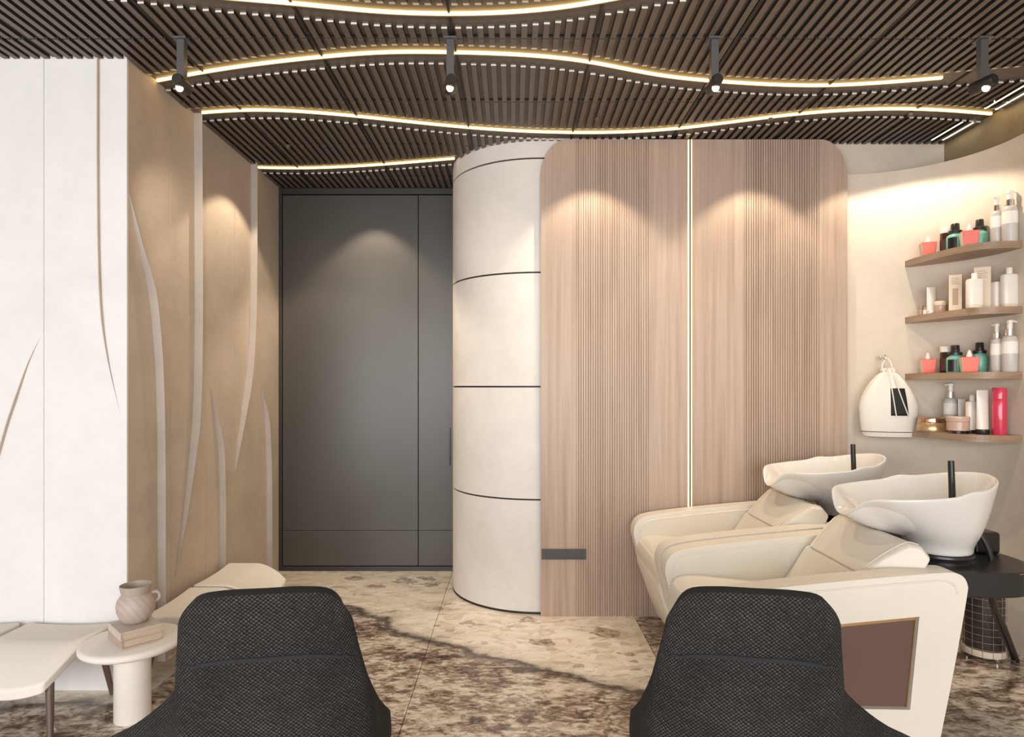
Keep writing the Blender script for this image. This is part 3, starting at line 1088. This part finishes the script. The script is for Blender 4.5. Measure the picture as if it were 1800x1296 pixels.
def bag():
    root = empty('drawstring_bag', (BX, BY, 1.14), -.33)
    prof = [(0, .112, .050), (.006, .138, .062), (.03, .148, .066), (.10, .155, .068), (.19, .162, .066), (.25, .146, .062), (.30, .120, .055), (.345, .090, .046), (.385, .056, .036), (.40, .034, .028), (.41, .040, .030), (.425, .030, .024)]
    n = 56
    rs = []
    for z, w, d in prof:
        fold = max(0, (z - .22) / .2)
        rs.append([((w + .012 * fold * math.sin(9 * t) * w / .15) * math.cos(t), (d + .010 * fold * math.sin(9 * t)) * math.sin(t), z) for t in [2 * PI * i / n for i in range(n)]])
    sack = MB().rings(rs).build('sack', M['canvas'], root, smooth=True)

    def front(x, z, off):
        zs = [p[0] for p in prof]
        w, d = np.interp(z, zs, [p[1] for p in prof]), np.interp(z, zs, [p[2] for p in prof])
        fold = max(0, (z - .22) / .2)
        c = max(-.98, min(.98, x / w))
        t = -math.acos(c)
        d2 = d + .010 * fold * math.sin(9 * t)
        return (x, d2 * math.sin(t) - off, z)
    gx = [(.002 + .098 * i / 10) for i in range(11)]
    gz = [.135 + .165 * i / 10 for i in range(11)]
    rs = [[front(x - (z - .135) * .12 * (x > .05), z, .003) for x in gx] for z in gz]
    o = MB().rings(rs, False, False, closed=False).build('black_patch', M['black_print'], sack, smooth=True)
    s = o.modifiers.new('s', 'SOLIDIFY')
    s.thickness = .002
    for xa, xb in ((.0, .030), (.02, .098)):
        pts = [front(xa + (xb - xa) * ((.40 - z) / .27) ** 1.3, z, .006) for z in np.linspace(.40, .13, 14)]
        MB().tube(pts, .0035, 8).build('drawstring', M['canvas'], root, smooth=True)
    MB().tube([(.1495 * math.cos(t), .067 * math.sin(t), .035 - .0) for t in [2 * PI * i / 40 for i in range(41)]], .0025, 6, False).build('piping', plain('bag_piping', (.10, .08, .06), .7), root, smooth=True)
    # hanging loop
    MB().tube(spline([(-.028, 0, .40), (-.030, .01, .44), (-.010, .03, .475), (.0, .035, .485), (.012, .03, .475), (.022, .01, .44), (.018, 0, .40)], 24), .004, 8).build('loop', M['canvas'], root, smooth=True)
    tag(root, 'white canvas drawstring bag with a black patch hanging on the wall', 'bag')
    hk = empty('wall_hook', (BX, BY + .09, 1.62))
    MB().lathe([(.011, 0), (.012, .004), (.012, .02), (.008, .024)], seg=20).build('rosette', M['chrome'], hk, smooth=True).data.transform(Matrix.Rotation(PI / 2, 4, 'X') @ Matrix.Translation((0, .01, -.012)))
    MB().tube(spline([(0, .0, .012), (0, -.04, .01), (0, -.058, -.004), (0, -.062, .01), (0, -.06, .028)], 18), .004, 8).build('prong', M['chrome'], hk, smooth=True)
    tag(hk, 'small metal hook holding the white bag', 'hook')


bag()

# ---------------------------------------------------------------- shampoo chairs (face left, basins behind)
CX0 = 1.22


def prism_hole(outer, hole, y0, y1):
    bm = bmesh.new()
    for loop in (outer, hole):
        vs = [bm.verts.new((p[0], y0, p[1])) for p in loop]
        for i in range(len(vs)):
            bm.edges.new((vs[i], vs[(i + 1) % len(vs)]))
    bmesh.ops.triangle_fill(bm, edges=bm.edges[:], use_beauty=True)
    g = bmesh.ops.extrude_face_region(bm, geom=bm.faces[:])
    for v in g['geom']:
        if isinstance(v, bmesh.types.BMVert):
            v.co.y = y1
    bmesh.ops.recalc_face_normals(bm, faces=bm.faces)
    me = bpy.data.meshes.new('arm')
    bm.to_mesh(me)
    bm.free()
    return me


ARM = [(.728, .56), (.735, .605), (.762, .645), (.82, .668), (.95, .688), (1.17, .712), (1.40, .733), (1.60, .749), (1.655, .750), (1.69, .737), (1.708, .705), (1.705, .655), (1.66, .40), (1.60, .10), (1.585, .06), (1.55, .045), (.95, .045), (.89, .07), (.85, .14), (.775, .36)]
HOLE = [(.93, .245), (1.492, .235), (1.527, .585), (.95, .530)]
arm_s = [(p.x, p.y) for p in spline([(x - CX0, z, 0) for x, z in ARM], 76)]
hole = [(x - CX0, z) for x, z in HOLE]


def shampoo_chair(Y, label):
    root = empty('shampoo_chair', (CX0, Y, 0))
    W, T = .385, .105
    for s in (-1, 1):
        yo, yi = s * W, s * (W - T)
        ys_ = s * (W - .03)
        core = MB().prism(arm_s, min(yi, ys_), max(yi, ys_), 'y').build('arm', M['leather'], root, bevel=.022, seg=4)
        skin = finish('arm_skin', prism_hole(arm_s, hole, min(yo, ys_), max(yo, ys_)), M['leather'], core)
        bv = skin.modifiers.new('bevel', 'BEVEL')
        bv.width, bv.segments, bv.limit_method, bv.angle_limit = .014, 4, 'ANGLE', .9
        skin.data.polygons.foreach_set('use_smooth', [True] * len(skin.data.polygons))
        bv.harden_normals = True
        MB().prism([(x * .999, z) for x, z in hole], min(ys_ - s * .001, ys_ + s * .006), max(ys_ - s * .001, ys_ + s * .006), 'y').build('side_inset', M['brown_inset'], core)
        # gold edge along the top and rear of the inset
        a, b, c = hole[3], hole[2], hole[1]
        MB().prism([(a[0], a[1] - .016), (b[0] - .002, b[1] - .016), (b[0], b[1] - .001), (a[0], a[1] - .001)], min(ys_ + s * .003, ys_ + s * .016), max(ys_ + s * .003, ys_ + s * .016), 'y').build('gold_edge', M['gold'], core)
        MB().prism([(c[0] - .004, c[1]), (c[0] - .0005, c[1]), (b[0] - .0005, b[1] - .016), (b[0] - .004, b[1] - .016)], min(ys_ + s * .003, ys_ + s * .012), max(ys_ + s * .003, ys_ + s * .012), 'y').build('gold_edge', M['gold'], core)
        # piping just below the top edges
        for yy in (yo + s * .0005, yi - s * .0005):
            pts = [(x - CX0, yy, z) for x, z in [(.765, .56), (.775, .598), (.80, .628), (.85, .644), (.96, .659), (1.17, .683), (1.40, .704), (1.58, .719), (1.63, .718), (1.66, .70), (1.672, .67)]]
            MB().tube(spline(pts, 48), .0045, 8).build('piping', M['leather'], core, smooth=True)
    yi = W - T + .004

    def cush(name, poly, w0, mat=M['leather'], bevel=.03):
        return MB().prism([(x - CX0, z) for x, z in poly], -w0, w0, 'y').build(name, mat, root, bevel=bevel, seg=5)
    cush('seat', [(.755, .40), (.745, .50), (.78, .548), (.86, .555), (1.30, .515), (1.36, .40)], yi + .014)
    cush('front_pad', [(.752, .44), (.748, .40), (.80, .26), (.86, .10), (.92, .05), (1.0, .05), (1.0, .42)], yi + .014, bevel=.02)
    cush('base', [(.98, .05), (1.52, .05), (1.55, .40), (.98, .42)], yi - .01, bevel=.01)
    cush('backrest', [(1.262, .49), (1.402, .705), (1.50, .66), (1.56, .52), (1.42, .40)], yi - .004)
    # headrest: wider towards its top
    hp = [(1.392, .700), (1.470, .775), (1.548, .832), (1.592, .828), (1.622, .785), (1.60, .73), (1.50, .63)]
    rs = []
    for v in (-1, -.94, -.6, 0, .6, .94, 1):
        k = .90 if abs(v) == 1 else 1
        ring = []
        mx, mz = 1.51, .745
        for x, z in hp:
            u = (x - 1.392) / .23
            hw = .235 + .085 * min(max(u, 0), 1)
            ring.append((mx + (x - mx) * k - CX0, v * hw, mz + (z - mz) * k))
        rs.append(ring)
    hr = MB().rings(rs).build('headrest', M['leather'], root, bevel=.02, seg=4)
    for v in (-1, 1):
        pts = [(x - CX0, v * (.205 + .085 * min(max((x - 1.392) / .23, 0), 1)), z + .002) for x, z in hp[:4]]
        MB().tube(spline(pts, 16), .0018, 6).build('seam', M['leather'], hr, smooth=True)
    for sx in (-.20, .25):
        for sy in (-.2, .2):
            MB().lathe([(.03, 0), (.03, .055)], sx, sy, 20).build('foot', M['black_satin'], root, smooth=True)
    return tag(root, label, 'salon chair', 'cream shampoo chairs')


shampoo_chair(2.79, 'cream leather shampoo chair with brown side inset, nearer the viewer')
shampoo_chair(3.59, 'cream leather shampoo chair against the walnut panels')


def basin(Y, label, plabel, first):
    X0 = 1.80
    # plinth: rounded black slab on a pedestal
    pr = empty('basin_plinth', (X0, Y, 0))
    pts = [(-.17, -.20), (-.05, -.215), (.10, -.224), (.20, -.222), (.27, -.205), (.335, -.165), (.375, -.105), (.392, -.03), (.392, .06), (.375, .14), (.335, .20), (.27, .24), (.20, .25), (.10, .25), (-.05, .24), (-.17, .23)]
    pl = [(p.x, p.y) for p in spline([(a, b, 0) for a, b in pts], 60)]
    MB().prism(pl, .600, .702).build('slab', M['black_satin'], pr, bevel=.006, seg=3)
    MB().box(-.165, -.105, -.13, .13, .02, .60).build('pedestal', M['black_satin'], pr, bevel=.01)
    MB().box(-.20, -.06, -.22, .22, 0, .02).build('foot_plate', M['black_satin'], pr, bevel=.004)
    MB().lathe([(.132, .702), (.132, .712), (.124, .716), (.128, .724), (.132, .728), (.130, .737)], .055, 0, 40).build('swivel_ring', M['black_satin'], pr, smooth=True)
    MB().box(.26, .375, .06, .24, .702, .80).build('tilt_block', M['black_gloss'], pr, bevel=.015, seg=3)
    edge = [(p[0] * 1.0, p[1], .694) for p in pl[14:32]]
    MB().tube(edge, .002, 6).build('edge_trim', M['gold'], pr, smooth=True)
    tag(pr, plabel, 'basin stand', 'black basin stands')
    # bowl
    root = empty('wash_basin', (X0, Y, .737))
    n = 64

    def rimz(t):
        c = math.cos(t)
        neck = math.exp(-((abs(t - PI)) / .44) ** 2)
        z = .278 + .012 * math.cos(2 * t) + .04 * c + .014 * math.exp(-((t - 1.35) / .16) ** 2) + .014 * math.exp(-((t - 4.93) / .16) ** 2)
        return z

    def dip(t):
        return .10 * math.exp(-((abs(t - PI)) / .36) ** 2)

    def rim(t):
        c, s = math.cos(t), math.sin(t)
        if c < 0:
            px, py = -abs(c) ** .66, math.copysign(abs(s) ** .74, s)
        else:
            px, py = c, s
        return (-.04 + (.335 if c < 0 else .30) * px, .262 * py * (1 - .10 * max(0, -c)), rimz(t) - dip(t))
    base_c = (.055, 0)
    T = [2 * PI * i / n for i in range(n)]

    def ring_out(u):          # u=0 base, u=1 rim
        out = []
        for t in T:
            R = rim(t)
            b = (base_c[0] + .126 * math.cos(t), .126 * math.sin(t))
            k = u ** 1.15 if u < .5 else u ** 1.15
            flare = (1 - (1 - u) ** 2.0) if math.cos(t) < .3 else (u ** 1.3)
            w = .35 * u + .65 * flare if math.cos(t) < .3 else u ** .9
            w = max(0, (u - .14) / .86) ** (.62 if math.cos(t) > .35 else (.62 + (.35 - math.cos(t)) * .45))
            z = rimz(t) * u - dip(t) * u ** 5
            out.append((b[0] + (R[0] - b[0]) * w, b[1] + (R[1] - b[1]) * w, z))
        return out

    def ring_in(u):           # u=1 rim, u=0 bottom
        out = []
        for t in T:
            R = rim(t)
            k = (.94 if u > .97 else .93) * (u ** .42 if u > 0 else 0)
            cx = .06 * (1 - u) - .03 * u
            z = R[2] * u + .055 * (1 - u)
            if u > .97:
                z = R[2] - .004
            out.append((cx + (R[0] - cx) * k, R[1] * k, z))
        return out
    rs = [ring_out(u) for u in (0, .02, .1, .2, .32, .45, .6, .75, .88, .97)]
    lip = []
    for t in T:
        R = rim(t)
        lip.append((R[0] * 1.0, R[1], R[2] + .004))
    mid = [(-.035 + (p[0] + .035) * .965, p[1] * .965, p[2] + .004) for p in lip]
    rs += [lip, mid] + [ring_in(u) for u in (.98, .85, .68, .48, .3, .16, .06, .01)]
    MB().rings(rs).build('bowl', M['ceramic'], root, smooth=True, sub=1)
    MB().lathe([(.03, .056), (.032, .062), (.02, .066)], .05, 0, 24).build('drain', M['chrome'], root.children[0], smooth=True)
    MB().tube([(.10, -.02, .12), (.10, -.02, .25), (.095, -.02, .392)], [.014, .0135, .0125], 16).build('tap_lever', M['black_gloss'], root, smooth=True)
    for k in range(3):
        pass
    tag(root, label, 'basin', 'white ceramic hair wash basins')
    # hoses from the bowl through the slab to the floor
    for k, (dy, dx) in enumerate(((0, 0), (.045, .03))):
        ex, ey = (2.645 - .0 * k, 3.355 + .03 * k) if first else (2.32, 3.80 + .04 * k)
        h = spline([(X0 + .185 + dx, Y - .0 + dy, .885), (X0 + .215 + dx, Y - .01 + dy, .83), (X0 + .245 + dx, Y - .025 + dy, .765), (X0 + .262 + dx, Y - .03 + dy, .70), (X0 + .27 + dx, Y - .02 + dy, .60), (X0 + .36 + dx * .6, Y + .08 + dy, .47), ((X0 + .27) * .5 + ex * .5, Y * .5 + ey * .5 + dy * .5, .30), (ex - .05, ey - .05, .06), (ex, ey, .0105)], 48)
        o = Vector((X0, Y, 0))
        MB().tube([p - o for p in h], .0105, 10).build('hose', M['rubber'], pr, smooth=True)


basin(2.79, 'glossy white ceramic wash basin with black lever, nearer the viewer', 'black rounded stand under the nearer wash basin', True)
basin(3.59, 'glossy white ceramic wash basin with black lever, by the walnut panels', 'black rounded stand under the farther wash basin', False)

# wire basket between basin stand and wall
root = empty('wire_bin', (2.525, 3.435, 0), 0)
root.scale = (.78, .78, .9)
MB().lathe([(.118, .055), (.12, .06), (.12, .42), (.11, .42), (.11, .07)], seg=36).build('liner', plain('bin_liner', (.045, .033, .03), .35), root, smooth=True)
MB().lathe([(.130, .030), (.132, .034), (.132, .062), (.128, .066)], seg=40).build('base', M['cream_box'], root, smooth=True)
for k in range(9):
    z = .075 + k * .042
    MB().tube([(.131 * math.cos(t), .131 * math.sin(t), z) for t in [2 * PI * i / 36 for i in range(37)]], .0013, 5, False).build('wire_ring', M['steel_wire'], root, smooth=True)
for k in range(14):
    t = 2 * PI * k / 14
    MB().tube([(.1335 * math.cos(t), .1335 * math.sin(t), .03), (.1335 * math.cos(t), .1335 * math.sin(t), .415)], .0015, 5).build('wire', M['steel_wire'], root, smooth=True)
for k in range(3):
    t = 2 * PI * k / 3 - 1.4
    MB().lathe([(.012, 0), (.016, .006), (.016, .024), (.010, .030)], .10 * math.cos(t), .10 * math.sin(t), 16).build('foot', M['chrome'], root, smooth=True)
tag(root, 'round dark bin in a wire cage behind the basin stand', 'bin')

# ---------------------------------------------------------------- stools, side table, books, vase


def stool(loc, rz, label, w=.415, d=.43):
    root = empty('stool', loc, rz)
    nx, ny = 16, 18

    def surf(u, v, off):
        x = (u - .5) * w
        y = (v - .5) * d
        f = max(0, (.52 - v) / .52)
        z = .337 - .092 * f ** 1.6 - .010 * math.sin(PI * u) - .022 * f * (1 - (2 * u - 1) ** 2)
        x *= 1 - .16 * f ** 3
        edge = 1.0
        return (x, y, z - off)
    top = [[surf(i / nx, j / ny, 0) for i in range(nx + 1)] for j in range(ny + 1)]
    mb = MB()
    vs, fs = [], []
    for off in (0, .05):
        for j in range(ny + 1):
            for i in range(nx + 1):
                x, y, z = surf(i / nx, j / ny, off)
                if off:
                    x, y = x * .97, y * .97
                vs.append((x, y, z))
    N = (nx + 1) * (ny + 1)
    for j in range(ny):
        for i in range(nx):
            a = j * (nx + 1) + i
            fs.append((a, a + 1, a + nx + 2, a + nx + 1))
            fs.append((N + a, N + a + nx + 1, N + a + nx + 2, N + a + 1))
    loop = [i for i in range(nx + 1)] + [j * (nx + 1) + nx for j in range(1, ny + 1)] + [ny * (nx + 1) + i for i in range(nx - 1, -1, -1)] + [j * (nx + 1) for j in range(ny - 1, 0, -1)]
    for k in range(len(loop)):
        a, b = loop[k], loop[(k + 1) % len(loop)]
        fs.append((a, N + a, N + b, b))
    mb.add(vs, fs)
    mb.build('seat', M['cream_fabric'], root, bevel=.012, seg=3)
    for sx in (-1, 1):
        for sy in (-1, 1):
            tx, ty = sx * (w / 2 - .045), sy * (d / 2 - .055)
            bx, by = sx * (w / 2 - .012), sy * (d / 2 - .012)
            zt = .275 if sy > 0 else .245
            MB().tube([(tx, ty, zt), ((tx + bx) / 2, (ty + by) / 2, zt / 2), (bx, by, 0)], [.017, .0145, .0105], 14).build('leg', M['leg_wood'], root, smooth=True)
    return tag(root, label, 'stool', 'cream stools with wooden legs')


stool((-2.085, 2.815, 0), 0, 'cream stool with brown legs before the white wall, next to the side table')
stool((-2.535, 2.815, 0), 0, 'cream stool cut off by the left edge of the picture')
stool((-1.61, 3.33, 0), PI / 2, 'cream stool along the beige wall, right behind the side table', w=.46, d=.38)
stool((-1.61, 3.82, 0), PI / 2, 'cream stool along the beige wall, farther one towards the dark door', w=.46, d=.38)

TX, TY = -1.665, 2.80
root = empty('side_table', (TX, TY, 0))
MB().lathe([(.17, .312), (.194, .316), (.203, .325), (.204, .336), (.198, .345), (.188, .348)], seg=56).build('table_top', M['table_white'], root, smooth=True)
MB().lathe([(.070, 0), (.072, .003), (.072, .312)], seg=40).build('column', M['table_white'], root, smooth=True)
tag(root, 'small round white side table on a thick column', 'table')


def book(loc, w, d, h, rz, mat, label):
    root = empty('book', loc, rz)
    t = .0035
    MB().box(-w / 2, w / 2, -d / 2, d / 2, 0, t).build('cover', mat, root, bevel=.001)
    MB().box(-w / 2, w / 2, -d / 2, d / 2, h - t, h).build('cover', mat, root, bevel=.001)
    MB().box(-w / 2, -w / 2 + .004, -d / 2, d / 2, t, h - t).build('spine', mat, root)
    MB().box(-w / 2 + .0041, w / 2 - .004, -d / 2 + .004, d / 2 - .004, t, h - t).build('pages', M['paper'], root)
    return tag(root, label, 'book', 'books on the side table')


book((TX + .012, TY + .0, .3482), .16, .185, .034, .83, M['book_dark'], 'tan book at the bottom of the pair on the side table')
book((TX + .010, TY + .0, .3824), .16, .185, .034, .80, M['book'], 'pale book lying on top, under the vase')
root = empty('vase', (TX + .005, TY + .015, .4166))
MB().lathe([(.035, 0), (.045, .003), (.062, .022), (.074, .05), (.077, .075), (.072, .10), (.060, .118), (.054, .126), (.050, .124), (.056, .113), (.066, .09), (.068, .06), (.05, .02), (.02, .008)], seg=48, cap1=True).build('body', M['vase'], root, smooth=True)
MB().lathe([(.0545, .122), (.056, .128), (.062, .152), (.0635, .163), (.0605, .164), (.058, .152), (.0505, .126)], seg=48, cap0=False, cap1=False).build('rim', M['vase_rim'], root, smooth=True)
MB().tube(spline([(.055, 0, .118), (.080, 0, .121), (.092, 0, .105), (.088, 0, .088), (.074, 0, .082)], 16), .007, 10).build('handle', M['vase'], root, smooth=True).data.transform(Matrix.Rotation(.5, 4, 'Z'))
tag(root, 'round clay vase with a tilted rim standing on two books', 'vase')

# ---------------------------------------------------------------- charcoal salon chairs in the foreground


def salon_chair(loc, rz, side, label):
    root = empty('salon_chair', loc, rz)
    st = [  # s, top, mid, bottom
        (0.00, (0, -.085, 1.022), (0, -.01, .76), (0, .06, .42)),
        (0.18, (.082, -.083, 1.021), (.085, -.007, .76), (.085, .063, .42)),
        (0.32, (.140, -.073, 1.008), (.155, .005, .75), (.155, .075, .42)),
        (0.42, (.174, -.045, .958), (.200, .03, .73), (.200, .095, .42)),
        (0.52, (.182, .0, .900), (.222, .075, .68), (.222, .13, .42)),
        (0.64, (.205, .055, .790), (.236, .115, .62), (.24, .17, .42)),
        (0.80, (.325, .175, .660), (.33, .195, .54), (.325, .22, .42)),
        (1.00, (.485, .345, .53), (.47, .345, .47), (.45, .34, .42))]
    inner = st[:5] + [
        (0.64, (.200, .065, .790), (.226, .125, .62), (.23, .18, .42)),
        (0.80, (.226, .21, .650), (.240, .23, .54), (.24, .26, .42)),
        (1.00, (.252, .39, .525), (.255, .39, .47), (.25, .385, .42))]
    outer = st

    def flip(q, m):
        return [(s, (m * a[0], a[1], a[2]), (m * b[0], b[1], b[2]), (m * c[0], c[1], c[2])) for s, a, b, c in q]
    lft, rgt = (inner, outer) if side > 0 else (outer, inner)
    full = flip(lft, -1)[:0:-1] + flip(rgt, 1)
    NS, NV = 56, 22
    tops = spline([f[1] for f in full], NS)
    mids = spline([f[2] for f in full], NS)
    bots = spline([f[3] for f in full], NS)
    vs, uv = [], []
    ulen = 0
    for i in range(NS + 1):
        if i:
            ulen += (mids[i] - mids[i - 1]).length
        c = spline([bots[i], mids[i], tops[i]], NV)
        vl = 0
        for j, p in enumerate(c):
            if j:
                vl += (p - c[j - 1]).length
            vs.append(tuple(p))
            uv.append((ulen, p.z))
    fs = [(i * (NV + 1) + j, (i + 1) * (NV + 1) + j, (i + 1) * (NV + 1) + j + 1, i * (NV + 1) + j + 1) for i in range(NS) for j in range(NV)]
    me = bpy.data.meshes.new('shell')
    me.from_pydata(vs, [], fs)
    ul = me.uv_layers.new(name='UVMap')
    for l in me.loops:
        ul.data[l.index].uv = uv[l.vertex_index]
    o = finish('shell', me, M['weave'], root, True)
    so = o.modifiers.new('solid', 'SOLIDIFY')
    so.thickness, so.offset = .024, -1.0
    so.material_offset_rim = 1
    me.materials.append(plain('weave_edge', (.012, .011, .011), .85))
    bv = o.modifiers.new('bevel', 'BEVEL')
    bv.width, bv.segments, bv.limit_method, bv.angle_limit = .012, 3, 'ANGLE', 1.0
    # stitched fold across the back
    def at_sz(i, z):
        c = spline([bots[i], mids[i], tops[i]], 60)
        return min(c, key=lambda p: abs(p.z - z))
    pts = []
    mid = NS // 2
    idx = range(mid - 11, mid + 12)
    for k, i in enumerate(idx):
        u = (k / 22 - .5) * 2
        p = at_sz(i, .872 - .022 * u * u)
        nrm = Vector((p.x * 2.2, -1, .25)).normalized()
        pts.append(p + nrm * .001)
    rad = [.0012 + .0050 * (1 - ((k / 22 - .5) * 2) ** 2) for k in range(23)]
    MB().tube(pts, rad, 8).build('back_fold', plain('fold_dark', (.012, .012, .012), .9), o, smooth=True)
    # seat cushion, swivel column, base
    sp = [(-.17, .11), (-.10, .09), (.10, .09), (.17, .11), (.195, .2), (.20, .40), (.19, .46), (.15, .49), (-.15, .49), (-.19, .46), (-.20, .40), (-.195, .2)]
    MB().prism(sp, .40, .50).build('seat', M['weave'], root, bevel=.03, seg=4)
    MB().lathe([(.03, .02), (.03, .40)], 0, .30, 24).build('column', M['chrome'], root, smooth=True)
    MB().lathe([(.24, 0), (.245, .006), (.235, .016), (.05, .022)], 0, .30, 48).build('base', M['chrome'], root, smooth=True)
    return tag(root, label, 'salon chair', 'charcoal salon chairs')


salon_chair((.515, 1.40, 0), -math.radians(10), 1, 'charcoal woven salon chair in front of the cream shampoo chairs')
salon_chair((-.531, 1.40, 0), math.radians(10), -1, 'charcoal woven salon chair in front of the stools and side table')
